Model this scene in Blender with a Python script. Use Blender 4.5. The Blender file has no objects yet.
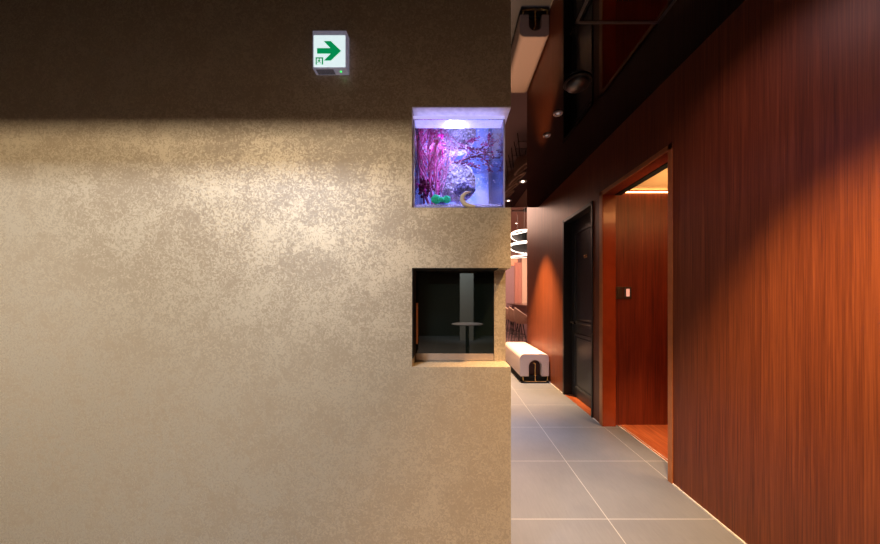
import bpy, bmesh, math, random
from mathutils import Vector, Matrix
R = math.radians
C = bpy.context.scene.collection
F, VX, VY, CZ = 303.0, 447.5, 298.0, 1.23


def at(px, py, Y):
    return Vector(((px - VX) * Y / F, Y, CZ - (py - VY) * Y / F))


# ------------------------------------------------------------------ materials
class NT:
    def __init__(s, name):
        s.m = bpy.data.materials.new(name)
        s.m.use_nodes = True
        s.t = s.m.node_tree
        s.b = s.t.nodes['Principled BSDF']
        s.out = s.t.nodes['Material Output']

    def n(s, kind, **kw):
        nd = s.t.nodes.new(kind)
        for k, v in kw.items():
            setattr(nd, k, v)
        return nd

    def l(s, a, b):
        s.t.links.new(a, b)

    def pos(s, scale=(1, 1, 1)):
        tc = s.n('ShaderNodeTexCoord')
        mp = s.n('ShaderNodeMapping')
        mp.inputs['Scale'].default_value = scale
        s.l(tc.outputs['Object'], mp.inputs['Vector'])
        return mp.outputs['Vector']

    def noise(s, vec, scale, detail=4, rough=.5, dist=0):
        nd = s.n('ShaderNodeTexNoise')
        nd.inputs['Scale'].default_value = scale
        nd.inputs['Detail'].default_value = detail
        nd.inputs['Roughness'].default_value = rough
        nd.inputs['Distortion'].default_value = dist
        s.l(vec, nd.inputs['Vector'])
        return nd.outputs['Fac']

    def ramp(s, fac, stops):
        r = s.n('ShaderNodeValToRGB')
        el = r.color_ramp.elements
        while len(el) < len(stops):
            el.new(.5)
        for e, (p, c) in zip(el, stops):
            e.position = p
            e.color = (*c, 1) if len(c) == 3 else c
        s.l(fac, r.inputs['Fac'])
        return r.outputs['Color']

    def math(s, op, a, b=None, clamp=False):
        m = s.n('ShaderNodeMath', operation=op)
        m.use_clamp = clamp
        for i, v in enumerate((a, b)):
            if v is None:
                continue
            if isinstance(v, (int, float)):
                m.inputs[i].default_value = v
            else:
                s.l(v, m.inputs[i])
        return m.outputs[0]

    def bump(s, h, strength=.2, dist=.01):
        b = s.n('ShaderNodeBump')
        b.inputs['Strength'].default_value = strength
        b.inputs['Distance'].default_value = dist
        s.l(h, b.inputs['Height'])
        return b.outputs['Normal']


def P(name, col, rough=.5, metal=0., spec=.5, var=.12, vscale=40, coat=0., emit=None, estr=0., bump=0.):
    k = NT(name)
    b = k.b
    b.inputs['Roughness'].default_value = rough
    b.inputs['Metallic'].default_value = metal
    b.inputs['Specular IOR Level'].default_value = spec
    b.inputs['Coat Weight'].default_value = coat
    f = k.noise(k.pos(), vscale, 3)
    c = k.ramp(f, [(.3, tuple(x * (1 - var) for x in col)), (.7, tuple(min(1, x * (1 + var)) for x in col))])
    k.l(c, b.inputs['Base Color'])
    if bump:
        k.l(k.bump(f, bump, .004), b.inputs['Normal'])
    if emit:
        b.inputs['Emission Color'].default_value = (*emit, 1)
        b.inputs['Emission Strength'].default_value = estr
    return k.m


def wood(name, dark, mid, light, rough=.38, spec=.5, gx=70, gz=1.4, horiz=False):
    k = NT(name)
    sc = (gx, gx, gz) if not horiz else (gx * .4, gz * 1.5, gx * .4)
    v = k.pos(sc)
    f1 = k.noise(v, 1.0, 5, .62, .4)
    f2 = k.noise(k.pos(tuple(q * .12 for q in sc)), 1.0, 3, .5, 1.5)
    f3 = k.noise(k.pos(tuple(q * (3.2 if q > 5 else 2.5) for q in sc)), 1.0, 2, .5)
    f4 = k.noise(k.pos(tuple(q * (.35 if q > 5 else .7) for q in sc)), 1.0, 4, .6, 2.2)
    a = k.math('MULTIPLY', f1, .38)
    a = k.math('ADD', a, k.math('MULTIPLY', f2, .2))
    a = k.math('ADD', a, k.math('MULTIPLY', f4, .28))
    a = k.math('ADD', a, k.math('MULTIPLY', f3, .22))
    c = k.ramp(a, [(.40, dark), (.54, mid), (.68, light)])
    k.l(c, k.b.inputs['Base Color'])
    k.b.inputs['Roughness'].default_value = rough
    k.b.inputs['Specular IOR Level'].default_value = spec
    k.l(k.bump(f3, .12, .001), k.b.inputs['Normal'])
    return k.m


def thin(name, tint, base=.04, rough=.0, fres=1.45):
    """thin clear sheet: lets light straight through, mirrors by fresnel"""
    k = NT(name)
    k.t.nodes.remove(k.b)
    t = k.n('ShaderNodeBsdfTransparent')
    t.inputs['Color'].default_value = (*tint, 1)
    g = k.n('ShaderNodeBsdfGlossy')
    g.inputs['Roughness'].default_value = rough
    fr = k.n('ShaderNodeLayerWeight')
    fr.inputs['Blend'].default_value = .18
    fac = k.math('ADD', k.math('MULTIPLY', fr.outputs['Fresnel'], .8), base, clamp=True)
    mx = k.n('ShaderNodeMixShader')
    k.l(fac, mx.inputs[0])
    k.l(t.outputs[0], mx.inputs[1])
    k.l(g.outputs[0], mx.inputs[2])
    k.l(mx.outputs[0], k.out.inputs['Surface'])
    return k.m


M = {}
# mottled champagne plaster: tan body with small metallic flakes
k = NT('plaster')
v = k.pos()
cloud = k.noise(v, 5.5, 6, .6, .6)
worm = k.noise(v, 62, 4, .65, 1.6)
fine = k.noise(v, 210, 2, .6)
m_ = k.math('ADD', k.math('MULTIPLY', cloud, .5), k.math('MULTIPLY', worm, 1.0))
flake = k.ramp(m_, [(.72, (0, 0, 0)), (.84, (1, 1, 1))])
col = k.ramp(m_, [(.64, (.40, .31, .205)), (.84, (.48, .395, .275))])
k.t.nodes.remove(k.b)
d = k.n('ShaderNodeBsdfDiffuse')
k.l(col, d.inputs['Color'])
g = k.n('ShaderNodeBsdfGlossy')
g.inputs['Color'].default_value = (.85, .74, .56, 1)
g.inputs['Roughness'].default_value = .52
g2 = k.n('ShaderNodeBsdfGlossy')
g2.inputs['Color'].default_value = (.85, .83, .85, 1)
g2.inputs['Roughness'].default_value = .42
bmp = k.bump(k.math('ADD', worm, k.math('MULTIPLY', fine, .5)), .18, .003)
for q in (d, g):
    k.l(bmp, q.inputs['Normal'])
mx = k.n('ShaderNodeMixShader')
k.l(k.math('ADD', k.math('MULTIPLY', flake, .31), .05), mx.inputs[0])
k.l(d.outputs[0], mx.inputs[1])
k.l(g.outputs[0], mx.inputs[2])
mx2 = k.n('ShaderNodeMixShader')
mx2.inputs[0].default_value = .07
k.l(mx.outputs[0], mx2.inputs[1])
k.l(g2.outputs[0], mx2.inputs[2])
k.l(mx2.outputs[0], k.out.inputs['Surface'])
M['plaster'] = k.m

M['wood'] = wood('mahogany_veneer', (.090, .022, .010), (.165, .043, .017), (.27, .078, .028), rough=.44, spec=.38, gx=165, gz=1.8)
M['wood_room'] = wood('red_mahogany_veneer', (.06, .009, .005), (.15, .022, .008), (.24, .042, .015))
M['wood_floor'] = wood('red_wood_floor', (.22, .050, .020), (.42, .11, .042), (.58, .18, .07), rough=.3, horiz=True)
M['copper'] = P('copper_brown', (.54, .20, .07), .34, .25, var=.1, vscale=15)
M['jamb'] = P('red_lacquer_jamb', (.33, .05, .011), .25, coat=.3, var=.08, vscale=12)
M['copper_handle'] = P('copper_rod', (.90, .33, .12), .35, .1, var=.05)

# large grey floor tiles 0.6 m
k = NT('grey_tile')
tc = k.n('ShaderNodeTexCoord')
sx = k.n('ShaderNodeSeparateXYZ')
k.l(tc.outputs['Object'], sx.inputs[0])
fac = None
for sock, off in ((sx.outputs['X'], .292), (sx.outputs['Y'], 1.686)):
    u = k.math('FRACT', k.math('DIVIDE', k.math('ADD', k.math('SUBTRACT', sock, off), 60), .6))
    dd = k.math('MINIMUM', u, k.math('SUBTRACT', 1.0, u))
    gl = k.math('LESS_THAN', dd, .0040)
    fac = gl if fac is None else k.math('MAXIMUM', fac, gl)
n1 = k.noise(k.pos(), 4, 4)
n2 = k.noise(k.pos((90, 12, 1)), 1.0, 3)
tcol = k.ramp(k.math('ADD', k.math('MULTIPLY', n1, .6), k.math('MULTIPLY', n2, .4)), [(.3, (.155, .17, .207)), (.7, (.198, .215, .252))])
mix = k.n('ShaderNodeMix', data_type='RGBA')
k.l(fac, mix.inputs['Factor'])
k.l(tcol, mix.inputs[6])
mix.inputs[7].default_value = (.44, .46, .50, 1)
k.l(mix.outputs[2], k.b.inputs['Base Color'])
k.b.inputs['Roughness'].default_value = .42
M['tile'] = k.m

# black mirror ceiling panels
k = NT('black_mirror')
k.t.nodes.remove(k.b)
d = k.n('ShaderNodeBsdfDiffuse')
d.inputs['Color'].default_value = (.004, .0035, .0035, 1)
g = k.n('ShaderNodeBsdfGlossy')
g.inputs['Color'].default_value = (.105, .093, .09, 1)
g.inputs['Roughness'].default_value = .025
mx = k.n('ShaderNodeMixShader')
nz = k.noise(k.pos(), 3, 2)
k.l(k.math('ADD', k.math('MULTIPLY', nz, .06), .78), mx.inputs[0])
k.l(d.outputs[0], mx.inputs[1])
k.l(g.outputs[0], mx.inputs[2])
k.l(mx.outputs[0], k.out.inputs['Surface'])
M['mirror'] = k.m

M['black'] = P('black_paint', (.010, .010, .011), .45)
M['matte_black'] = P('matte_black', (.012, .011, .011), .8, spec=.2)
M['door'] = P('charcoal_door', (.032, .035, .043), .38)
M['door_mould'] = P('charcoal_moulding', (.042, .045, .056), .32)
M['dark_wall'] = P('dark_wall', (.03, .022, .018), .8, spec=.2)
M['dark_floor'] = P('dark_gloss_floor', (.34, .24, .235), .10, coat=.3)
M['dome'] = P('smoked_dome', (.02, .019, .02), .28, spec=.7)
M['ring'] = P('pale_metal_ring', (.60, .55, .56), .35, .3)
M['dark_metal'] = P('dark_metal', (.04, .035, .033), .4, .6)
M['hatch'] = P('hatch_frame', (.055, .055, .058), .35, .6)
M['white'] = P('white_trim', (.80, .78, .76), .4)
M['sign_body'] = P('sign_housing', (.66, .65, .72), .4, emit=(.5, .52, .75), estr=.16)  # faint emission added so the housing looks lighter
M['grille'] = P('grille_grey', (.16, .15, .16), .6)
M['green'] = P('sign_green', (.0, .36, .10), .4, emit=(.0, .42, .13), estr=.55, var=.02)
M['sign_face'] = P('sign_face', (.8, .85, .85), .3, emit=(.72, .88, .90), estr=.95, var=.02)
M['green_led'] = P('green_led', (.05, .8, .1), .3, emit=(.05, 1, .15), estr=1.5)
M['brass'] = P('brass', (.75, .50, .20), .25, .9, var=.05)
M['pink_cloth'] = P('pale_pink_upholstery', (.72, .60, .61), .7, var=.06, vscale=90, spec=.3, bump=.2)
M['lining'] = P('dark_plum_lining', (.06, .024, .028), .7)
M['stool_cloth'] = P('tan_upholstery', (.30, .19, .135), .6, var=.1)
M['dark_glass'] = DG = P('dark_glass', (.006, .010, .008), .015, spec=.75, var=.02)
DG.node_tree.nodes['Principled BSDF'].inputs['IOR'].default_value = 2.0
M['steel_rail'] = P('warm_steel_rail', (.46, .37, .31), .4, .5, var=.05)
M['bulb'] = P('warm_lamp', (1, .9, .8), .4, emit=(1, .80, .62), estr=14)
M['cool_bulb'] = P('cool_lamp', (1, 1, 1), .4, emit=(.9, .92, 1), estr=8)
M['dim_bulb'] = P('faint_glow_lens', (.16, .13, .13), .3, emit=(1, .85, .85), estr=.25)  # faint glow added to the lens, though these downlights are off
M['ring_light'] = P('ring_light', (1, .95, .9), .4, emit=(1, .86, .74), estr=2.6)
M['room_strip'] = P('cove_strip', (1, .8, .5), .4, emit=(1, .52, .20), estr=9)
M['orange_ceiling'] = P('cream_ceiling', (.72, .48, .28), .75, var=.05, vscale=6)
M['far_wall'] = P('red_brown_wall', (.20, .09, .075), .5)
M['far_ceiling'] = P('red_brown_ceiling', (.17, .075, .06), .45)
M['peach'] = P('peach_panel', (.75, .36, .22), .6)
M['mauve'] = P('mauve_panel', (.30, .185, .20), .6)
M['rose'] = P('rose_curtain', (.66, .36, .29), .7)
M['beige'] = P('beige_panel', (.74, .54, .40), .7)
M['counter'] = P('dark_counter', (.10, .05, .04), .3)
M['column'] = P('grey_column', (.42, .45, .44), .8)
M['table_white'] = P('white_table', (.80, .80, .84), .4)
M['switch'] = P('bronze_switch', (.05, .026, .014), .45)
M['switch_light'] = P('switch_window', (.8, .45, .35), .4, emit=(1, .50, .38), estr=.55)
# aquarium
M['tank_glass'] = thin('aquarium_glass', (.95, .97, 1.0), .035)
M['tank_water'] = thin('aquarium_water', (.90, .94, 1.0), .015)
k = NT('water_surface')
k.t.nodes.remove(k.b)
t_ = k.n('ShaderNodeBsdfTransparent')
t_.inputs['Color'].default_value = (.96, .97, 1, 1)
g_ = k.n('ShaderNodeBsdfGlossy')
g_.inputs['Roughness'].default_value = .03
g_.inputs['Color'].default_value = (.9, .92, 1, 1)
fr_ = k.n('ShaderNodeFresnel')
fr_.inputs['IOR'].default_value = 1.33
k.l(k.bump(k.noise(k.pos(), 40, 2), .05, .002), g_.inputs['Normal'])
mx = k.n('ShaderNodeMixShader')
k.l(fr_.outputs[0], mx.inputs[0])
k.l(t_.outputs[0], mx.inputs[1])
k.l(g_.outputs[0], mx.inputs[2])
k.l(mx.outputs[0], k.out.inputs['Surface'])
M['water_top'] = k.m
M['tank_fill'] = P('aquarium_fill_panel', (.9, .9, 1), .4, emit=(.47, .45, 1.0), estr=25)  # hidden glowing panel added to brighten the tank
M['tank_trim'] = P('blue_edge', (.22, .28, .80), .3)
M['bubble'] = P('air_bubble', (.92, .9, 1), .2, var=.02)
M['rim'] = P('glow_tinted_edge', (.62, .60, .98), .3)  # lavender glow of the lit glass edges put into the base colour
M['tank_light'] = P('aquarium_led', (1, 1, 1), .3, emit=(.42, .40, 1.0), estr=130)
M['hood'] = P('lavender_diffuser', (.75, .72, .9), .4, emit=(.50, .46, .98), estr=.9)
M['lamp_body'] = P('pale_lamp_body', (.72, .70, .80), .4)
k = NT('blue_backing')
nf = k.noise(k.pos(), 9, 5, .6, .5)
sp = k.noise(k.pos(), 160, 2, .6)
c = k.ramp(k.math('ADD', k.math('MULTIPLY', nf, .8), k.math('MULTIPLY', sp, .25)), [(.36, (.08, .15, .50)), (.50, (.27, .42, .82)), (.66, (.66, .70, .95))])
k.l(c, k.b.inputs['Base Color'])
M['tank_back'] = k.m
k = NT('gravel')
nf = k.n('ShaderNodeTexVoronoi')
nf.inputs['Scale'].default_value = 170
k.l(k.pos(), nf.inputs['Vector'])
c = k.ramp(nf.outputs['Distance'], [(.1, (.92, .86, .98)), (.6, (.40, .36, .55))])
k.l(c, k.b.inputs['Base Color'])
M['gravel'] = k.m
M['coral_pink'] = P('pink_coral', (.95, .16, .40), .6, var=.5, vscale=55)
M['coral_pale'] = P('pale_pink_coral', (.85, .38, .55), .6, var=.35, vscale=60)
M['polyp_hot'] = P('hot_pink_polyp', (1, .10, .36), .5, var=.3)
M['polyp_pale'] = P('pale_pink_polyp', (1, .72, .82), .5, var=.2)
M['burgundy'] = P('burgundy_leaf', (.22, .01, .085), .6, var=.6, vscale=60)
M['magenta'] = P('magenta_bloom', (.9, .02, .32), .5, var=.3)
M['moss'] = P('green_moss', (.04, .95, .42), .8, var=.25, vscale=90)
M['branch'] = P('dark_branch', (.10, .025, .06), .7, var=.4)
M['white_coral'] = P('white_bubble_coral', (.62, .60, .74), .6, var=.45, vscale=110)
M['blue_rock'] = P('slate_rock', (.13, .12, .24), .8, var=.5, vscale=60)
M['shell'] = P('cream_shell', (.95, .80, .62), .35, var=.12, vscale=20)


# ------------------------------------------------------------------ mesh tools
class MB:
    def __init__(s):
        s.bm = bmesh.new()

    def box(s, x0, x1, y0, y1, z0, z1):
        vs = [s.bm.verts.new((x, y, z)) for x in (x0, x1) for y in (y0, y1) for z in (z0, z1)]
        for q in ((0, 1, 3, 2), (4, 6, 7, 5), (0, 4, 5, 1), (2, 3, 7, 6), (0, 2, 6, 4), (1, 5, 7, 3)):
            s.bm.faces.new([vs[i] for i in q])
        return s

    def loft(s, rings, cap=True, closed=False):
        rv = [[s.bm.verts.new(p) for p in r] for r in rings]
        n = len(rv[0])
        m = len(rv)
        for i in range(m if closed else m - 1):
            a, b = rv[i], rv[(i + 1) % m]
            for j in range(n):
                s.bm.faces.new((a[j], a[(j + 1) % n], b[(j + 1) % n], b[j]))
        if cap and not closed:
            s.bm.faces.new(rv[0][::-1])
            s.bm.faces.new(rv[-1])
        return s

    def tube(s, pts, rad, seg=10):
        pts = [Vector(p) for p in pts]
        if isinstance(rad, (int, float)):
            rad = [rad] * len(pts)
        rings = []
        up = None
        for i, p in enumerate(pts):
            t = (pts[min(i + 1, len(pts) - 1)] - pts[max(i - 1, 0)]).normalized()
            if up is None:
                up = Vector((0, 0, 1)) if abs(t.z) < .9 else Vector((1, 0, 0))
            a = t.cross(up).normalized()
            b = a.cross(t).normalized()
            up = b
            rings.append([p + rad[i] * (math.cos(w) * a + math.sin(w) * b) for w in (2 * math.pi * q / seg for q in range(seg))])
        return s.loft(rings)

    def lathe(s, prof, c, seg=32, rot=None):
        rings = []
        for r, z in prof:
            ring = []
            for q in range(seg):
                w = 2 * math.pi * q / seg
                p = Vector((r * math.cos(w), r * math.sin(w), z))
                if rot:
                    p = rot @ p
                ring.append(Vector(c) + p)
            rings.append(ring)
        return s.loft(rings)

    def torus(s, c, Rr, r, rot=None, seg=48, ms=10, sx=1.0):
        rings = []
        for q in range(seg):
            w = 2 * math.pi * q / seg
            ring = []
            for j in range(ms):
                u = 2 * math.pi * j / ms
                p = Vector(((Rr + r * math.cos(u)) * math.cos(w), (Rr + r * math.cos(u)) * math.sin(w) * sx, r * math.sin(u)))
                if rot:
                    p = rot @ p
                ring.append(Vector(c) + p)
            rings.append(ring)
        return s.loft(rings, closed=True)

    def prism(s, poly, d0, d1, axis='y'):
        """polygon (u, w) extruded along an axis; for y: (x,z); for x: (y,z); for z: (x,y)"""
        def mk(u, w, d):
            return {'y': (u, d, w), 'x': (d, u, w), 'z': (u, w, d)}[axis]
        return s.loft([[mk(u, w, d0) for u, w in poly], [mk(u, w, d1) for u, w in poly]])

    def blob(s, c, r, sub=2, squash=(1, 1, 1), jit=0, rnd=None):
        b = bmesh.ops.create_icosphere(s.bm, subdivisions=sub, radius=1)
        for v in b['verts']:
            k = 1 + (rnd.uniform(-jit, jit) if rnd else 0)
            v.co = Vector(c) + Vector((v.co.x * r * squash[0], v.co.y * r * squash[1], v.co.z * r * squash[2])) * k
        return s

    def build(s, name, mat, parent=None, bevel=0, smooth=False, seg=2):
        bmesh.ops.recalc_face_normals(s.bm, faces=s.bm.faces)
        me = bpy.data.meshes.new(name)
        s.bm.to_mesh(me)
        s.bm.free()
        me.materials.append(M[mat])
        if smooth:
            for p in me.polygons:
                p.use_smooth = True
            try:
                me.set_sharp_from_angle(angle=R(40))
            except Exception:
                pass
        o = bpy.data.objects.new(name, me)
        C.objects.link(o)
        if parent is not None:
            o.parent = parent
            if parent.parent is None:
                o.matrix_parent_inverse = Matrix.Translation(-parent.location)
        if bevel:
            b = o.modifiers.new('bevel', 'BEVEL')
            b.width = bevel
            b.segments = seg
            b.limit_method = 'ANGLE'
        return o


def tag(o, label, cat, group=None):
    o['label'] = label
    o['category'] = cat
    if group:
        o['group'] = group
    return o


def thing(name, label, cat, loc=(0, 0, 0), group=None):
    o = bpy.data.objects.new(name, None)
    C.objects.link(o)
    o.location = loc
    o.empty_display_size = .05
    return tag(o, label, cat, group)


def struct(o, label, cat):
    o['kind'] = 'structure'
    return tag(o, label, cat)


def bx(*a):
    return MB().box(*a)


# ------------------------------------------------------------------ setting
WX, WX2, CH = 1.49, 1.61, 2.72
FARY = 12.0
struct(bx(-4, WX, -7, 5.68, -.12, 0).box(WX, 1.64, 2.0, 2.96, -.12, 0).build('floor', 'tile'),
       'grey square floor tiles with pale joints along the corridor', 'floor')
struct(bx(-4, 6, 5.68, FARY, -.12, 0).build('floor_dining', 'dark_floor'), 'dark glossy floor of the dining room under the bar stools', 'floor')
struct(bx(1.645, 3.4, .9, 2.93, -.12, .004).build('floor_side', 'wood_floor'), 'red wood floor inside the lit doorway', 'floor')
struct(bx(1.49, 1.60, 3.10, 3.87, -.1, .003).build('floor_sill', 'wood_floor'), 'narrow red wood threshold under the black door', 'threshold')

# partition with aquarium opening and cabinet niche cut through its end
PX0, PX1, PY0, PY1 = -4.0, .272, 1.30, 1.88
ax, az0, az1 = -.152, 1.618, 2.052
nz0, nz1, nyb = .934, 1.359, 1.42
w = MB()
w.box(PX0, ax, PY0, PY1, 0, CH)
w.box(ax, PX1, PY0, PY1, az1, CH)
w.box(ax, PX1, PY0, PY1, nz1, az0)
w.box(ax, PX1, PY0, PY1, 0, nz0)
w.box(ax, PX1, PY1 - .03, PY1, az0, az1)
w.box(ax, PX1, PY1 - .05, PY1, nz0, nz1)
w.box(.219, PX1, nyb, PY1 - .05, nz0, nz1)
bmesh.ops.remove_doubles(w.bm, verts=w.bm.verts, dist=1e-5)
struct(w.build('wall_partition', 'plaster'), 'mottled champagne plaster wall with openings for aquarium and dark glass door', 'wall')

# right veneer wall with two openings
D1 = (2.0, 2.96, 2.258)
D2 = (3.10, 3.90, 2.225)
w = MB()
w.box(WX, WX2, -7, D1[0], 0, CH)
w.box(WX, WX2, D1[0], D1[1], D1[2], CH)
w.box(WX, WX2, D1[1], D2[0], 0, CH)
w.box(WX, WX2, D2[0], D2[1], D2[2], CH)
w.box(WX, WX2, D2[1], 4.98, 0, CH)
w.box(WX, WX2, 4.98, 5.68, 0, 3.4)
struct(w.build('wall_right', 'wood'), 'long wall of reddish brown vertical grain wood veneer', 'wall')
b = MB()
for y0, y1 in ((-7, D1[0]), (D1[1], D2[0]), (D2[1], 5.68)):
    b.box(WX - .007, WX, y0, y1, 0, .007)
struct(b.build('baseboard_right', 'white'), 'thin white line at the foot of the wood wall', 'skirting')

# mirror ceiling with an unseen slot added to shape the wall light
SX0, SX1, SY0, SY1 = -3.6, -.4, -1.95, -1.20
c = MB()
for a in ((-4, WX, -7, SY0), (-4, WX, SY1, 4.98), (-4, SX0, SY0, SY1), (SX1, WX, SY0, SY1)):
    c.box(*a, CH, 2.98)
c.box(-4, WX, 4.90, 4.98, 2.98, 3.4)
struct(c.build('ceiling', 'mirror'), 'black mirror polished ceiling over the corridor', 'ceiling')
struct(bx(SX0, SX1, SY0, SY1, 2.96, 2.98).build('trim_1', 'matte_black'), 'dark top of the unseen slot added to shape the light', 'trim')
struct(bx(-4, 6, 4.98, FARY + .1, 3.4, 3.5).build('ceiling_dining', 'far_ceiling'), 'reddish brown higher ceiling of the dining room', 'ceiling')
struct(bx(-4.1, -4, -7, FARY, 0, 3.5).build('wall_left', 'dark_wall'), 'dark wall at the far left side', 'wall')
struct(bx(-4.1, 1.7, -7.1, -7, 0, CH + .2).build('wall_back', 'dark_wall'), 'dark wall behind the viewer', 'wall')
struct(bx(-4.1, 6.1, FARY, FARY + .1, 0, 3.5).build('wall_far', 'far_wall'), 'reddish brown wall at the end of the dining room', 'wall')
struct(bx(6, 6.1, 5.6, FARY, 0, 3.5).build('wall_dining', 'far_wall'), 'reddish brown side wall of the dining room', 'wall')
struct(bx(WX2, 6.1, 5.60, 5.68, 0, 3.5).build('wall_return', 'far_wall'), 'wall between side rooms and dining room', 'wall')

# side room behind the doorway
struct(bx(WX2, 3.5, 2.93, 3.03, 0, 2.275).build('wall_side', 'wood_room'), 'deep red wood wall inside the lit doorway', 'wall')
struct(bx(3.4, 3.5, .9, 2.93, 0, 2.275).box(WX2, 3.5, .8, .9, 0, 2.275).build('wall_inner', 'wood_room'), 'red wood walls of the side room', 'wall')
struct(bx(WX2, 3.5, .8, 3.03, 2.275, 2.40).build('ceiling_side', 'orange_ceiling'),
       'warm lit cream ceiling inside the doorway', 'ceiling')
struct(bx(1.64, 1.647, 2.02, 2.90, 0, .006).build('trim_2', 'white'), 'white metal strip between tiles and red wood floor', 'trim')
struct(bx(1.665, 1.669, 2.02, 2.92, 0, .007).build('trim_3', 'white'), 'second thin pale strip on the red wood floor edge', 'trim')

# doorway frame
fr = thing('door_1', 'open doorway framed in copper brown trim, glowing orange inside', 'doorway', (WX, 2.48, 0))
fr['kind'] = 'structure'
w_ = .040
bx(WX - .008, WX, D1[0], D1[0] + w_, 0, D1[2]).box(WX - .008, WX, D1[1] - .055, D1[1], 0, D1[2]).box(WX - .008, WX, D1[0], D1[1], D1[2] - w_, D1[2]) \
    .build('architrave', 'copper', fr, bevel=.002)
bx(WX, WX2, D1[0], D1[0] + w_, 0, D1[2]).build('jamb', 'jamb', fr)
bx(WX, WX2, D1[1] - .06, D1[1], 0, D1[2]).build('jamb', 'jamb', fr)
bx(WX, WX2 + .01, D1[0], D1[1], D1[2] - w_, D1[2]).build('head', 'wood_room', fr)
bx(1.60, 1.66, D1[0], D1[1] - .06, D1[2] - w_ - .006, D1[2] - w_ + .02).build('black_strip', 'matte_black', fr)  # black strip in place of the gap behind the door head

st = tag(bx(1.615, 3.38, 2.915, 2.93, 2.247, 2.255).build('strip_light', 'room_strip'),
         'glowing strip of light along the top of the red wood wall', 'light')

# black panelled door
dr = thing('door_2', 'closed charcoal black panelled door in a black frame', 'door', (WX, 3.48, 0))
dr['kind'] = 'structure'
bx(WX - .010, 1.60, D2[0], D2[0] + .03, 0, D2[2]).box(WX - .010, 1.60, D2[1] - .04, D2[1], 0, D2[2]).box(WX - .010, 1.60, D2[0], D2[1], D2[2] - .035, D2[2]) \
    .build('frame', 'black', dr, bevel=.003)
leaf = bx(1.585, 1.625, D2[0] + .03, D2[1] - .04, .008, D2[2] - .035).build('leaf', 'door', dr)
for z0, z1 in ((.12, .80), (.92, 2.05)):
    y0, y1 = D2[0] + .13, D2[1] - .14
    p = MB()
    for a in ((y0, y1, z0, z0 + .03), (y0, y1, z1 - .03, z1), (y0, y0 + .03, z0, z1), (y1 - .03, y1, z0, z1)):
        p.box(1.572, 1.587, *a)
    p.box(1.580, 1.587, y0 + .05, y1 - .05, z0 + .05, z1 - .05)
    p.build('panel_moulding', 'door_mould', leaf, bevel=.004)
h = MB()
h.lathe([(.026, -.006), (.026, .006)], (1.580, 3.77, .93), 20, Matrix.Rotation(R(90), 3, 'Y'))
h.tube([(1.582, 3.77, .93), (1.535, 3.77, .93), (1.53, 3.755, .93), (1.53, 3.66, .93)], .009)
h.build('lever_handle', 'dark_metal', leaf, smooth=True)
bx(1.578, 1.586, 3.43, 3.51, 1.69, 1.725).build('name_plate', 'brass', leaf, bevel=.002)

# ceiling hatch, dome, downlights
hp = thing('ceiling_hatch', 'dark square access hatch frame flush in the black ceiling', 'hatch', (.92, 1.3, CH))
hh = MB()
x0, x1, y0, y1 = .69, 1.145, 1.18, 1.645
for a in ((x0, x1, y0, y0 + .016), (x0, x1, y1 - .016, y1), (x0, x0 + .016, y0, y1), (x1 - .016, x1, y0, y1)):
    hh.box(*a, CH - .004, CH)
hh.build('frame', 'hatch', hp)
bx(x0 + .02, x1 - .02, y0 + .02, y1 - .02, CH - .002, CH).build('panel', 'mirror', hp)
dm = thing('ceiling_dome', 'dark smoked dome fixture hanging under the black ceiling', 'dome', (.897, 2.09, CH))
MB().lathe([(.088, 0), (.092, -.008), (.086, -.014)], (.897, 2.09, CH)).build('base_ring', 'dark_metal', dm, smooth=True)
MB().lathe([(.080 * math.cos(t), -.012 - .040 * math.sin(t)) for t in (R(q) for q in range(0, 89, 8))], (.897, 2.09, CH)).build('dome_cover', 'dome', dm, smooth=True)


def downlight(x, y, r, label, bulb, z=CH, body='ring'):
    t = thing('downlight', label, 'downlight', (x, y, z), 'recessed ceiling spotlights')
    MB().lathe([(r, 0), (r, -.005), (r * .92, -.011), (r * .72, -.011), (r * .60, -.002)], (x, y, z), 32).build('trim_ring', body, t, smooth=True)
    MB().lathe([(r * .60, -.0025), (r * .60, -.004)], (x, y, z), 24).build('reflector', 'dark_metal', t)
    MB().lathe([(r * .34, -.004), (r * .34, -.0065), (r * .18, -.008)], (x, y, z), 20).build('lens', bulb, t, smooth=True)
    return t


downlight(.889, 2.44, .037, 'pale ring downlight just beyond the dark ceiling dome', 'dim_bulb')
downlight(.908, 2.77, .034, 'small pale ring downlight second beyond the dark ceiling dome', 'dim_bulb')
downlight(.960, 3.86, .050, 'ring downlight beside the right edge of the aquarium', 'bulb')
downlight(.93, 4.62, .045, 'farthest corridor downlight, glowing above the pale bench', 'bulb')
downlight(.88, .88, .045, 'glowing downlight near the viewer washing the wood wall', 'bulb')
downlight(2.0, 8.8, .06, 'small glowing downlight in the reddish dining room ceiling', 'bulb', z=3.4)

# ------------------------------------------------------------------ exit sign
SD = 1.26
sg = thing('exit_sign', 'small square lit sign with green arrow on the plaster wall', 'sign', (at(329, 50, 1.3).x, 1.3, at(329, 50, 1.3).z))


def z3(X, Y):
    p = at(290 + X * .14706, 10 + Y * .14706, SD)
    return p.x, p.z


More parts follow.
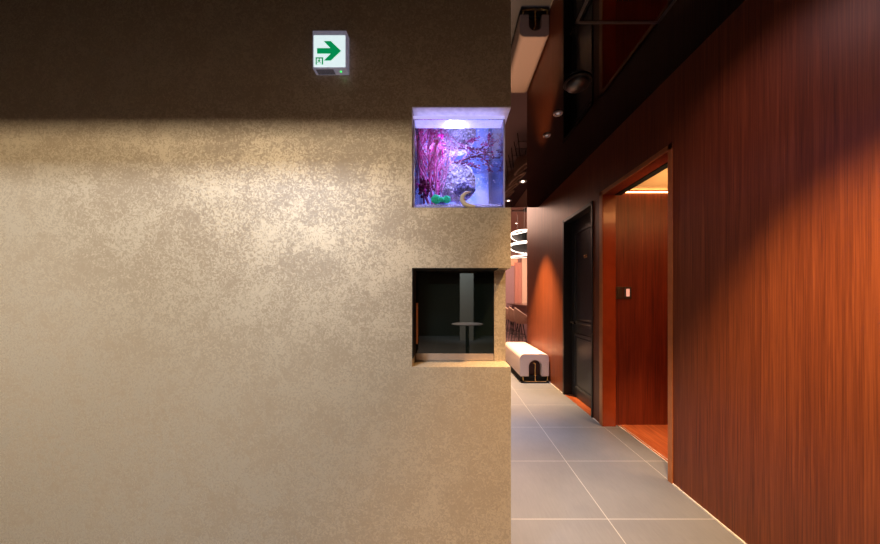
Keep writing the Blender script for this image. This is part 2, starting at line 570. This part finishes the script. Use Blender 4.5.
(xa, zb), (xb, za) = z3(152, 397), z3(384, 138)
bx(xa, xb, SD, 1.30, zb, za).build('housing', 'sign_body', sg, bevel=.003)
fa, fb = z3(163, 388), z3(376, 176)
bx(fa[0], fb[0], SD - .003, SD + .001, fa[1], fb[1]).build('face', 'sign_face', sg)
ar = [z3(*p) for p in ((187, 265), (278, 265), (232, 217), (280, 217), (349, 283), (280, 348), (235, 348), (281, 301), (187, 301))]
MB().prism(ar, SD - .0045, SD - .003).build('arrow', 'green', sg)
pg = MB().prism([z3(*p) for p in ((177, 327), (228, 327), (228, 375), (177, 375))], SD - .0043, SD - .003).build('pictogram', 'green', sg)
MB().prism([z3(*p) for p in ((186, 337), (219, 337), (219, 375), (186, 375))], SD - .0052, SD - .0043).build('doorway_mark', 'sign_face', pg)
f = MB()
for poly in (((200, 338), (206, 338), (206, 344), (200, 344)), ((198, 345), (205, 345), (209, 356), (203, 358), (197, 356)),
             ((198, 346), (192, 352), (194, 354), (200, 349)), ((204, 346), (212, 351), (211, 354), (204, 351)),
             ((199, 355), (203, 357), (196, 364), (189, 366), (189, 363), (194, 361)), ((204, 356), (208, 356), (210, 362), (215, 369), (212, 371), (206, 364))):
    f.prism([z3(*p) for p in poly], SD - .006, SD - .0052)
f.build('running_figure', 'green', pg)
g = MB()
for i in range(6):
    g.box(xa + .012, xa + .085, SD + .006 + i * .005, SD + .0085 + i * .005, zb - .0012, zb + .001)
g.build('grille', 'grille', sg)
bx(xb - .032, xb - .026, SD + .014, SD + .020, zb - .0025, zb + .001).build('indicator', 'green_led', sg)

# ------------------------------------------------------------------ cabinet door in the niche
cd = thing('glass_cabinet_door', 'dark glass door with a copper pull set in the plaster niche', 'cabinet door', (.03, nyb, nz0))
bx(-.150, .216, nyb, nyb + .012, .970, 1.357).build('glass', 'dark_glass', cd)
bx(.2135, .2175, nyb - .002, nyb + .012, .970, 1.357).build('edge_seal', 'matte_black', cd)
bx(-.150, .217, nyb, nyb + .014, .936, .970).build('bottom_rail', 'steel_rail', cd, bevel=.001)
bx(ax, ax + .004, PY0 + .002, nyb + .012, nz0 + .036, nz1).box(ax + .004, .219, PY0 + .002, nyb + .012, nz1 - .004, nz1).build('lining', 'matte_black', cd)
hd = at(417, 303, nyb - .02)
hd2 = at(417, 344, nyb - .02)
pm = MB().box(hd.x - .004, hd.x + .004, nyb - .026, nyb - .016, hd2.z, hd.z)
pm.box(hd.x - .003, hd.x + .003, nyb - .018, nyb, hd2.z + .02, hd2.z + .028).box(hd.x - .003, hd.x + .003, nyb - .018, nyb, hd.z - .028, hd.z - .02)
pm.build('pull_handle', 'copper_handle', cd, bevel=.001)

# ------------------------------------------------------------------ aquarium
TX0, TX1, TY0, TY1, TZ0, TZ1, WZ = -.149, .249, 1.318, 1.80, 1.62, 2.008, 1.972
aq = thing('aquarium', 'square glass aquarium glowing violet blue in the plaster wall opening', 'aquarium', (.05, 1.5, TZ0))
gt = .006
bx(TX0, TX1, TY0, TY0 + gt, TZ0 + .008, TZ1).build('front_pane', 'tank_glass', aq)
bx(TX0, TX0 + gt, TY0 + gt, TY1, TZ0 + .008, TZ1).build('side_pane', 'tank_glass', aq)
bx(TX1 - gt, TX1, TY0 + gt, TY1, TZ0 + .008, TZ1).build('side_pane', 'tank_glass', aq)
bx(TX0 + gt, TX1 - gt, TY1 - gt, TY1, TZ0 + .008, TZ1).build('back_panel', 'tank_back', aq)
e = bx(TX0, TX1, TY0, TY1, TZ0, TZ0 + .008)
e.build('base_frame', 'tank_trim', aq)
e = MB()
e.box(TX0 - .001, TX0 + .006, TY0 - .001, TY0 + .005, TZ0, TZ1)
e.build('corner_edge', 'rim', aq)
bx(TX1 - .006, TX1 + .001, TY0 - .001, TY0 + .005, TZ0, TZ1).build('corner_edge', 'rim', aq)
wt = MB()
wt.bm.faces.new([wt.bm.verts.new(p) for p in ((TX0 + gt, TY0 + gt, WZ), (TX1 - gt, TY0 + gt, WZ), (TX1 - gt, TY1 - gt, WZ), (TX0 + gt, TY1 - gt, WZ))])
wo = wt.build('water', 'water_top', aq)
if wo.data.polygons[0].normal.z < 0:
    wo.data.flip_normals()
bb = MB()
rb = random.Random(77)
for i in range(320):
    bb.blob((rb.uniform(TX0 + .02, TX1 - .02), rb.uniform(TY0 + .02, TY1 - .1), rb.uniform(TZ0 + .08, WZ - .01)), rb.uniform(.0012, .0034), 1)
bb.build('bubbles', 'bubble', aq)['kind'] = 'stuff'
rnd = random.Random(5)
gv = MB()
gy = TY0 + gt + .001
gv.prism([(gy, TZ0 + .009), (TY1 - gt - .002, TZ0 + .009), (TY1 - gt - .002, TZ0 + .037), (gy + .055, TZ0 + .036), (gy, TZ0 + .011)], TX0 + gt + .001, TX1 - gt - .001, 'x')
for i in range(900):
    x = rnd.uniform(TX0 + .012, TX1 - .012)
    y = TY0 + .014 + abs(rnd.gauss(0, .07)) % .40
    gv.blob((x, y, TZ0 + .010 + .026 * min(1, (y - gy) / .055)), rnd.uniform(.003, .006), 1, (1, 1, .7))
gv.build('gravel', 'gravel', aq)['kind'] = 'stuff'

lp = thing('aquarium_lamp', 'glowing lavender lamp hood with a white hot spot above the aquarium water', 'lamp', (.04, 1.40, TZ1 + .006))
bx(TX0, TX1, TY0 + .001, TY1 - .002, TZ1 + .001, TZ1 + .015).build('hood', 'hood', lp, bevel=.002)
bx(TX0 + .03, TX1 - .03, 1.43, 1.76, TZ1 - .008, TZ1 + .001).build('fill_panel', 'tank_fill', lp, bevel=.002)  # added fill, out of view behind the water surface
bx(.005, .070, 1.355, 1.415, TZ1 - .009, TZ1 + .001).build('hot_spot', 'tank_light', lp, bevel=.003)
struct(bx(ax + .001, PX1, PY0 + .001, PY1 - .03, az1 - .004, az1).build('trim_4', 'white'), 'pale panel under the wall above the aquarium', 'trim')
GZ = TZ0 + .038


def coral(name, label, cat, base, height, lean, n, mat, seed, spread=.5, r0=.005, tip=None):
    rn = random.Random(seed)
    m = MB()
    tips = []

    def grow(p, d, L, r, depth):
        q = [p]
        dd = d.copy()
        for i in range(3):
            dd = (dd + Vector((rn.uniform(-.3, .3), rn.uniform(-.25, .25), rn.uniform(-.1, .25))) * .6).normalized()
            q.append(q[-1] + dd * L / 3)
        for a in q:
            a.x = min(max(a.x, TX0 + .014), TX1 - .014)
            a.y = min(max(a.y, TY0 + .016), TY1 - .022)
            a.z = min(a.z, WZ - .012)
        m.tube(q, [r, r * .9, r * .8, r * .65], 5)
        if depth == 0:
            tips.append(q[-1])
            m.blob(q[-1], r * 1.3, 1)
            return
        for i in range(2 if rn.random() < .6 else 3):
            nd = (dd + Vector((rn.uniform(-1, 1), rn.uniform(-.7, .7), rn.uniform(-.3, .7))) * spread * 1.4).normalized()
            grow(q[-1], nd, L * rn.uniform(.68, .9), r * .72, depth - 1)
    for i in range(n):
        d = (Vector(lean) + Vector((rn.uniform(-1, 1), rn.uniform(-.6, .6), 0)) * spread).normalized()
        grow(Vector(base) + Vector((rn.uniform(-.012, .012), rn.uniform(-.012, .012), 0)), d, height * .34, r0, 3)
    o = tag(m.build(name, mat, smooth=True), label, cat)
    tp = MB()
    for q in tips:
        for j in range(2):
            a = q + Vector((rn.gauss(0, .005), rn.gauss(0, .004), rn.gauss(0, .005)))
            a.x = min(max(a.x, TX0 + .013), TX1 - .013)
            a.y = min(max(a.y, TY0 + .014), TY1 - .020)
            a.z = min(a.z, WZ - .008)
            tp.blob(a, rn.uniform(.0025, .0055), 1, (1, 1, 1), .3, rn)
    tp.build('polyps', tip, o)['kind'] = 'stuff'
    return o, tips


coral('sea_fan', 'tall branching pink coral on the left side of the aquarium', 'coral', (at(434, 196, 1.50).x, 1.50, GZ), .33, (.12, 0, 1), 6, 'coral_pink', 3, .62, .0074, 'polyp_hot')
coral('sea_plant', 'pale pink feathery plant between pink coral and white coral', 'coral', (at(440, 190, 1.56).x, 1.56, GZ), .34, (-.15, 0, 1), 6, 'coral_pale', 11, .7, .0050, 'polyp_pale')
# burgundy bushy plant with blooms
rn = random.Random(9)
bp = thing('burgundy_plant', 'dark burgundy bushy plant with magenta blooms behind the green moss balls', 'plant', (at(424, 190, 1.46).x, 1.46, GZ))
m = MB()
cb = at(424, 186, 1.46)
for i in range(90):
    p = cb + Vector((rn.gauss(0, .020), rn.gauss(0, .018), rn.gauss(0, .020)))
    p.x = max(p.x, TX0 + .02)
    p.z = max(p.z, GZ + .006)
    m.blob(p, rn.uniform(.006, .010), 1, (1, .6, 1), .3, rn)
m.tube([(cb.x, cb.y, GZ - .004), cb], .005, 6)
m.build('foliage', 'burgundy', bp)
for px, py in ((429, 180), (425, 190), (421, 174), (433, 176), (418, 184), (438, 181)):
    p = at(px, py, 1.42)
    q = MB()
    q.tube([p, p + Vector((.0, .03, -.008))], .0015, 5)
    q.blob(p, .0055, 1, (1, 1, 1), .25, rn)
    q.build('bloom', 'magenta', bp)
for (px, py, Y), lab in zip(((441, 152, 1.46), (444, 140, 1.5)), ('small magenta bloom on the pink coral', 'upper magenta bloom floating above the pink coral')):
    m = MB()
    for i in range(9):
        m.blob(at(px, py, Y) + Vector((rn.gauss(0, .006), rn.gauss(0, .004), rn.gauss(0, .007))), .006, 1, (1, 1, 1), .3, rn)
    p = at(px, py, Y)
    m.tube([p, (at(437, 180, Y).x, Y + .02, GZ - .003)], .0012, 5)
    tag(m.build('sea_bloom', 'magenta'), lab, 'bloom')
for (px, py, Y, r, lab) in ((436, 193, 1.365, .020, 'largest bright green moss ball beside the burgundy plant'),
                            (446.5, 197, 1.362, .017, 'green moss ball nearest the cream shell'), (441.5, 199.5, 1.345, .011, 'smallest green moss ball between its two neighbours')):
    p = at(px, py, Y)
    p.z = GZ + r * .85
    m = MB()
    m.blob(p, r, 3, (1.1, .8, 1.0), .10, rn)
    tag(m.build('moss_ball', 'moss'), lab, 'moss ball', 'green moss balls')


def rock(name, label, px, py, Y, r, sq, mat, seed, bumps=0, br=.006):
    rq = random.Random(seed)
    p = at(px, py, Y)
    m = MB()
    m.blob(p, r, 3, sq, .06, rq)
    for i in range(bumps):
        d = Vector((rq.gauss(0, 1), -abs(rq.gauss(0, 1)), rq.gauss(0, 1))).normalized()
        m.blob(p + Vector((d.x * r * sq[0], d.y * r * sq[1], d.z * r * sq[2])), rq.uniform(.5, 1) * br, 1)
    for v in m.bm.verts:
        v.co.z = max(v.co.z, GZ - .004)
        v.co.y = min(max(v.co.y, TY0 + .012), TY1 - .014)
    return tag(m.build(name, mat, smooth=bumps == 0), label, 'rock')


rock('white_coral', 'large pale bubbly coral mound in the middle of the aquarium', 457, 183, 1.62, .092, (1.0, .7, 1.1), 'white_coral', 2, 420, .013)
rock('slate_rock', 'dark blue rock behind the cream shell', 464, 190, 1.50, .040, (1.25, .7, .8), 'blue_rock', 4, 30, .010)
rock('flat_rock', 'low dark stone under the green moss balls', 440, 201, 1.44, .030, (1.3, .8, .5), 'blue_rock', 6)
# dark leafy branch reaching to the right
m = MB()
rn = random.Random(21)
pts = [at(440, 170, 1.6), at(455, 163, 1.58), at(472, 157, 1.55), at(487, 153, 1.55), at(501, 149, 1.53)]
m.tube([(pts[0].x - .01, 1.62, GZ - .003), (pts[0].x - .008, 1.62, GZ + .06)] + pts, [.006, .006, .006, .0055, .005, .004, .0025], 7)
subs = [([at(468, 158, 1.55), at(478, 148, 1.54), at(486, 142, 1.53)], .003), ([at(478, 155, 1.55), at(488, 162, 1.55), at(490, 172, 1.55)], .003),
        ([at(484, 154, 1.55), at(494, 157, 1.52), at(502, 160, 1.5)], .003), ([at(462, 160, 1.56), at(470, 166, 1.55), at(480, 166, 1.54)], .003)]
for q, r in subs:
    m.tube(q, [r, r * .8, r * .5], 6)
br = tag(m.build('leafy_branch', 'branch', smooth=True), 'dark leafy branch reaching across the right half of the aquarium', 'branch')
m = MB()
for q in [pts] + [s_[0] for s_ in subs]:
    for i in range(len(q) - 1):
        for j in range(22):
            p = q[i].lerp(q[i + 1], rn.random()) + Vector((rn.gauss(0, .009), rn.gauss(0, .008), rn.gauss(0, .008)))
            if p.x < TX1 - .014:
                m.blob(p, rn.uniform(.003, .0055), 1, (1.3, .6, .7), .3, rn)
m.build('leaves', 'burgundy', br)
# cream crescent shell against the front glass
m = MB()
q = [at(x, y, 1.3065) for x, y in ((471, 191), (466, 192), (462.5, 195.5), (462, 199.5), (464.5, 203), (469, 205), (475, 205.8))]
m.tube(q, [.002, .007, .0095, .0105, .0105, .0095, .007], 10)
lowest = min(v.co.z for v in m.bm.verts)
for v in m.bm.verts:
    v.co.z += az0 - lowest
tag(m.build('crescent_shell', 'shell', smooth=True), 'cream curved shell on the ledge against the aquarium glass', 'shell')

# ------------------------------------------------------------------ bench
BY0, BY1, BX0, BX1, BZ0, BZ1 = 4.40, 5.60, 1.050, 1.478, .09, .42
bn = thing('bench', 'pale pink upholstered bench with an arched end beside the wood wall', 'bench', (1.26, 5.0, 0))
rr = .07
prof = [(BX0 + .012, BZ0), (BX0, BZ0 + .012)]
prof += [(BX0 + rr - rr * math.cos(t), BZ1 - rr + rr * math.sin(t)) for t in (R(a) for a in range(0, 91, 15))]
prof += [(BX1 - rr + rr * math.sin(t), BZ1 - rr + rr * math.cos(t)) for t in (R(a) for a in range(0, 91, 15))]
prof += [(BX1, BZ0 + .012), (BX1 - .012, BZ0)]
ac, aw, ah = 1.275, .092, .235
arch = [(ac + aw, BZ0)] + [(ac + aw * math.cos(t), BZ0 + ah - aw + aw * math.sin(t)) for t in (R(a) for a in range(0, 181, 15))] + [(ac - aw, BZ0)]
MB().prism(prof + arch, BY0, BY1).build('cushion', 'pink_cloth', bn, bevel=.018, smooth=True, seg=4)
MB().prism([(ac - .13, BZ0 + .001), (ac + .13, BZ0 + .001), (ac + .13, BZ0 + ah + .03), (ac - .13, BZ0 + ah + .03)], BY0 + .08, BY1 - .08).build('inner_lining', 'lining', bn)
bx(BX0 + .02, BX1 - .02, BY0 + .03, BY1 - .02, .012, .092).build('plinth', 'matte_black', bn, bevel=.006)
rl = MB()
rl.tube([(ac - .02, BY0 + .03, .275), (ac - .012, BY0 + .012, .285), (ac, BY0 + .004, .275), (ac, BY0 + .003, .018)], .008)
rl.build('hook_rod', 'brass', bn, smooth=True)
for s in (-1, 1):
    q = MB()
    x = ac + s * .155
    q.tube([(ac, BY0 + .003, .016), (ac + s * .09, BY0 + .003, .016), (x, BY0 + .003, .018), (x + s * .02, BY0 + .003, .032), (x + s * .024, BY0 + .003, .095)], .007)
    q.build('foot', 'brass', bn, smooth=True)
bx(BX0 + .01, BX1 - .005, BY0 - .02, BY1, 0, .012).build('base_plate', 'black', bn, bevel=.003)

# ------------------------------------------------------------------ dining room
STX = 2.00


def make_stool(x, y, label):
    t = thing('bar_stool', label, 'bar stool', (x, y, 0), 'stools along the bar counter')
    # bucket shell, back towards -x
    m = MB()
    ring_o = []
    hs = [(.62, .20), (.66, .235), (.74, .25), (.84, .25), (.95, .24)]
    outer, inner = [], []
    N = 28
    def pt(a, zf, rad, thick):
        open_ = .5 + .5 * math.cos(a)            # 1 at +x (front), 0 at back
        top = .99 - .35 * open_ ** .85
        z = .56 + (top - .56) * zf
        r = rad - thick
        return Vector((x + r * 1.0 * math.cos(a), y + r * 1.02 * math.sin(a), z))
    rings = []
    for zf, rad in ((0, .15), (.02, .21), (.25, .245), (.6, .255), (.95, .25)):
        rings.append([pt(2 * math.pi * i / N, zf, rad, 0) for i in range(N)])
    rings.append([pt(2 * math.pi * i / N, 1.0, .245, .02) for i in range(N)])
    for zf, rad in ((.95, .25), (.6, .255), (.3, .245)):
        rings.append([pt(2 * math.pi * i / N, zf, rad, .04) for i in range(N)])
    m.loft(rings)
    m.build('shell', 'stool_cloth', t, smooth=True)
    MB().lathe([(.10, .60), (.19, .60), (.20, .615), (.19, .645), (.10, .65)], (x, y, 0), 28).build('seat_cushion', 'stool_cloth', t, smooth=True)
    for sx in (-1, 1):
        for sy in (-1, 1):
            MB().tube([(x + sx * .12, y + sy * .12, .57), (x + sx * .21, y + sy * .21, .0)], [.014, .010], 8).build('leg', 'black', t, smooth=True)
    fq = MB()
    k_ = .185
    for a, b_ in (((-1, -1), (1, -1)), ((1, -1), (1, 1)), ((1, 1), (-1, 1)), ((-1, 1), (-1, -1))):
        fq.tube([(x + a[0] * k_, y + a[1] * k_, .20), (x + b_[0] * k_, y + b_[1] * k_, .20)], .008, 8)
    fq.build('foot_rail', 'black', t, smooth=True)
    return t


def copy_tree(o, parent=None):
    c_ = o.copy()
    C.objects.link(c_)
    if parent is not None:
        c_.parent = parent
        c_.matrix_parent_inverse = o.matrix_parent_inverse
    for ch in [q for q in bpy.data.objects if q.parent == o]:
        copy_tree(ch, c_)
    return c_


s0 = make_stool(STX, 7.95, 'tan bucket bar stool nearest the bench, largest of the row')
for y, lab in ((8.7, 'second tan bar stool beyond the bench'), (9.45, 'third tan bar stool beyond the bench'),
               (10.2, 'farthest tan bar stool, partly behind the plaster wall')):
    c_ = copy_tree(s0)
    c_.location = (STX, y, 0)
    c_['label'] = lab
ct = thing('bar_counter', 'long dark bar counter behind the row of tan stools', 'counter', (2.7, 9.6, 0))
bx(2.32, 2.95, 7.2, 11.82, .98, 1.02).build('counter_top', 'counter', ct, bevel=.004)
bx(2.5, 2.9, 7.3, 11.80, 0, .98).build('front_panel', 'mauve', ct)
tag(bx(2.20, 2.63, 11.93, 12.0, 0, 2.50).build('wall_panel', 'mauve'), 'mauve wall panel beyond the bar counter', 'panel')
tag(bx(2.16, 2.75, 11.90, 12.0, 2.50, 2.86).build('wall_panel', 'peach'), 'peach panel above the mauve panel under the ring chandelier', 'panel')
cu = MB()
wav = [(2.63 + .29 * i / 40, 11.86 + .025 * math.cos(i * 1.1)) for i in range(41)]
cu.prism(wav + [(2.92, 11.93), (2.63, 11.93)], 0.0, 2.62, 'z')
tag(cu.build('curtain', 'rose', smooth=True), 'rose pink pleated curtain beside the mauve panel', 'curtain')
tag(bx(2.93, 3.7, 11.90, 12.0, 0, 2.9).build('wall_panel', 'beige'), 'beige panel next to the rose curtain', 'panel')

ch = thing('chandelier', 'ring chandelier of glowing white hoops in the dining room', 'chandelier', (1.98, 7.4, 3.4))
cc = at(529, 244, 7.4)
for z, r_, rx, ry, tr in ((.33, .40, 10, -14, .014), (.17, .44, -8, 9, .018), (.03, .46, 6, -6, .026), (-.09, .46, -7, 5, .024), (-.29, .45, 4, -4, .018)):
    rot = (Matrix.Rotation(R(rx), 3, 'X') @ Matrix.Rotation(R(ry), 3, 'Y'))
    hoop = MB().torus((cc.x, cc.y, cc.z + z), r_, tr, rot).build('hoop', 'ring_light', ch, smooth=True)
    MB().lathe([(r_ - tr, -.008), (r_ - tr, .008)], (cc.x, cc.y, cc.z + z), 40, rot).build('plate', 'black', hoop)  # black disc added for the darkness seen inside each hoop
for a in (0, 120, 240):
    x, y = cc.x + .40 * math.cos(R(a)), cc.y + .40 * math.sin(R(a))
    MB().tube([(x, y, cc.z - .29), (x, y, 3.4)], .004, 6).build('cable', 'black', ch)
MB().lathe([(.14, 3.36), (.14, 3.4)], (cc.x, cc.y, 0), 28).build('canopy', 'black', ch)
bx(cc.x - .42, cc.x + .42, cc.y - .015, cc.y + .015, 3.345, 3.365).build('crossbar', 'black', ch)

# ------------------------------------------------------------------ switches
for xo, lab, win in ((1.614, 'dark bronze wall switch nearer the door jamb, without a light', 'switch'), (1.700, 'dark bronze wall switch with a glowing pale window', 'switch_light')):
    t = thing('wall_switch', lab, 'switch', (xo + .035, 2.93, 1.28), 'switches on the red wood wall')
    bx(xo, xo + .076, 2.921, 2.93, 1.220, 1.338).build('plate', 'switch', t, bevel=.003)
    bx(xo + .022, xo + .054, 2.916, 2.922, 1.245, 1.318).build('rocker', win, t, bevel=.002)

# ------------------------------------------------------------------ seen only as reflections in the dark glass
tag(bx(.36, .75, -6.2, -5.9, 0, CH).build('column', 'column'), 'grey column mirrored in the dark glass door', 'column')
TBX, TBY = .33, -2.2
tb = thing('round_table', 'round white table mirrored in the dark glass door', 'table', (TBX, TBY, 0))
MB().lathe([(.20, .785), (.26, .79), (.26, .80), (.25, .805)], (TBX, TBY, 0), 40).build('table_top', 'table_white', tb, smooth=True)
MB().tube([(TBX, TBY, .02), (TBX, TBY, .79)], .03, 14).build('pedestal', 'dark_metal', tb, smooth=True)
MB().lathe([(.20, 0), (.20, .012), (.05, .03)], (TBX, TBY, 0), 32).build('foot', 'dark_metal', tb, smooth=True)
# ------------------------------------------------------------------ lights
def light(kind, name, loc, energy, col, rot=(0, 0, 0), **kw):
    d_ = bpy.data.lights.new(name, kind)
    d_.energy = energy
    d_.color = col
    for k_, v_ in kw.items():
        setattr(d_, k_, v_)
    o = bpy.data.objects.new(name, d_)
    C.objects.link(o)
    o.location = loc
    o.rotation_euler = tuple(R(a) for a in rot)
    return o


def spot(name, loc, target, energy, col, ang, blend, size=.03):
    o = light('SPOT', name, loc, energy, col, spot_size=R(ang), spot_blend=blend, shadow_soft_size=size)
    o.rotation_euler = (Vector(target) - Vector(loc)).to_track_quat('-Z', 'Y').to_euler()
    return o


light('AREA', 'slot_light', (-1.95, -1.67, 2.864), 27, (1, .80, .55), (58, 0, 0), shape='RECTANGLE', size=2.6, size_y=.018, spread=R(100))  # unseen strip, set in the added slot for a level cutoff
light('AREA', 'slot_light_cool', (-1.95, -1.67, 2.900), 16, (.76, .85, 1), (58, 0, 0), shape='RECTANGLE', size=.7, size_y=.022, spread=R(75))  # second unseen strip, placed for the cooler, lower cutoff
spot('cool_fill', (-.52, .50, CH - .02), (-.45, 1.0, 0), 120, (.66, .78, 1), 64, 1.0, .05)  # unseen cool fill added for the bluish haze on the plaster
spot('wall_spot_near', (.89, 1.0, CH - .02), (.89, 1.0, 0), 660, (1, .58, .24), 69, .75, .03)
spot('wall_fill', (.92, 1.45, CH - .02), (1.15, 1.4, 0), 21, (1, .52, .50), 140, 1.0, .05)  # soft fill without a fixture, added to brighten the upper veneer
spot('wall_spot_far', (.93, 4.62, CH - .02), (1.0, 4.62, 0), 1000, (1, .56, .22), 68, .75, .03)
spot('floor_fill_1', (.62, 2.44, CH - .02), (.62, 2.2, 0), 185, (.80, .89, 1), 48, .9, .05)  # fill without a fixture, added to brighten the tiles
spot('bench_fill', (.96, 3.86, CH - .02), (1.22, 4.75, .3), 190, (1, .88, .90), 36, .7, .04)  # added to brighten the bench front, aimed from the ring downlight
spot('floor_fill_2', (.62, 3.60, CH - .02), (.62, 3.5, 0), 185, (.80, .89, 1), 48, .9, .05)  # second added tile fill, also without a fixture
light('AREA', 'room_light', (2.5, 1.9, 2.26), 15, (1, .40, .13), shape='RECTANGLE', size=1.2, size_y=.5)
spot('room_floor_fill', (2.3, 1.9, 2.25), (1.80, 2.5, 0), 260, (1, .60, .28), 34, .9, .05)  # unseen fill added to brighten the red wood floor
spot('ceiling_fill', (2.5, 1.6, .9), (2.1, 2.3, 2.27), 300, (1, .60, .24), 42, .9, .08)  # hidden fill added to brighten the side room ceiling
light('AREA', 'dining_light', (2.0, 8.2, 3.35), 420, (1, .60, .44), shape='RECTANGLE', size=3.5, size_y=4)
spot('panel_spot', (2.6, 10.6, 3.3), (2.7, 12, 2.0), 75, (1, .62, .46), 80, .8, .1)
spot('table_fill', (.33, -2.6, CH - .02), (.33, -2.2, .8), 60, (.9, .95, 1), 24, .6, .05)  # unseen fill added to make the mirrored table show
spot('column_fill', (.3, -4.9, CH - .02), (.5, -5.9, 1.5), 160, (.85, .95, .92), 70, .8, .1)  # unseen fill added to brighten the mirrored column
light('AREA', 'lobby_fill', (-.7, -3.6, 2.68), 80, (1, .66, .42), shape='RECTANGLE', size=1.6, size_y=1.6)  # unseen area fill behind the camera, added as ambient light

wd = bpy.data.worlds.new('world')
bpy.context.scene.world = wd
wd.use_nodes = True
wd.node_tree.nodes['Background'].inputs[0].default_value = (.6, .5, .5, 1)
wd.node_tree.nodes['Background'].inputs[1].default_value = .01

# ------------------------------------------------------------------ camera and view
cam = bpy.data.cameras.new('camera')
cam.sensor_width = 36
cam.lens = F / 880 * 36
cam.shift_x = -(VX - 440) / 880
cam.shift_y = (VY - 272) / 880
cam.clip_start = .02
co = bpy.data.objects.new('camera', cam)
C.objects.link(co)
co.location = (0, 0, CZ)
co.rotation_euler = (R(90), 0, 0)
sc = bpy.context.scene
sc.camera = co
vs = sc.view_settings
vs.view_transform = 'Standard'
vs.look = 'None'
vs.exposure = 0
vs.gamma = 1
sc.cycles.caustics_reflective = False
sc.cycles.caustics_refractive = False
sc.cycles.sample_clamp_indirect = 4
sc.cycles.max_bounces = 10
sc.cycles.transparent_max_bounces = 16
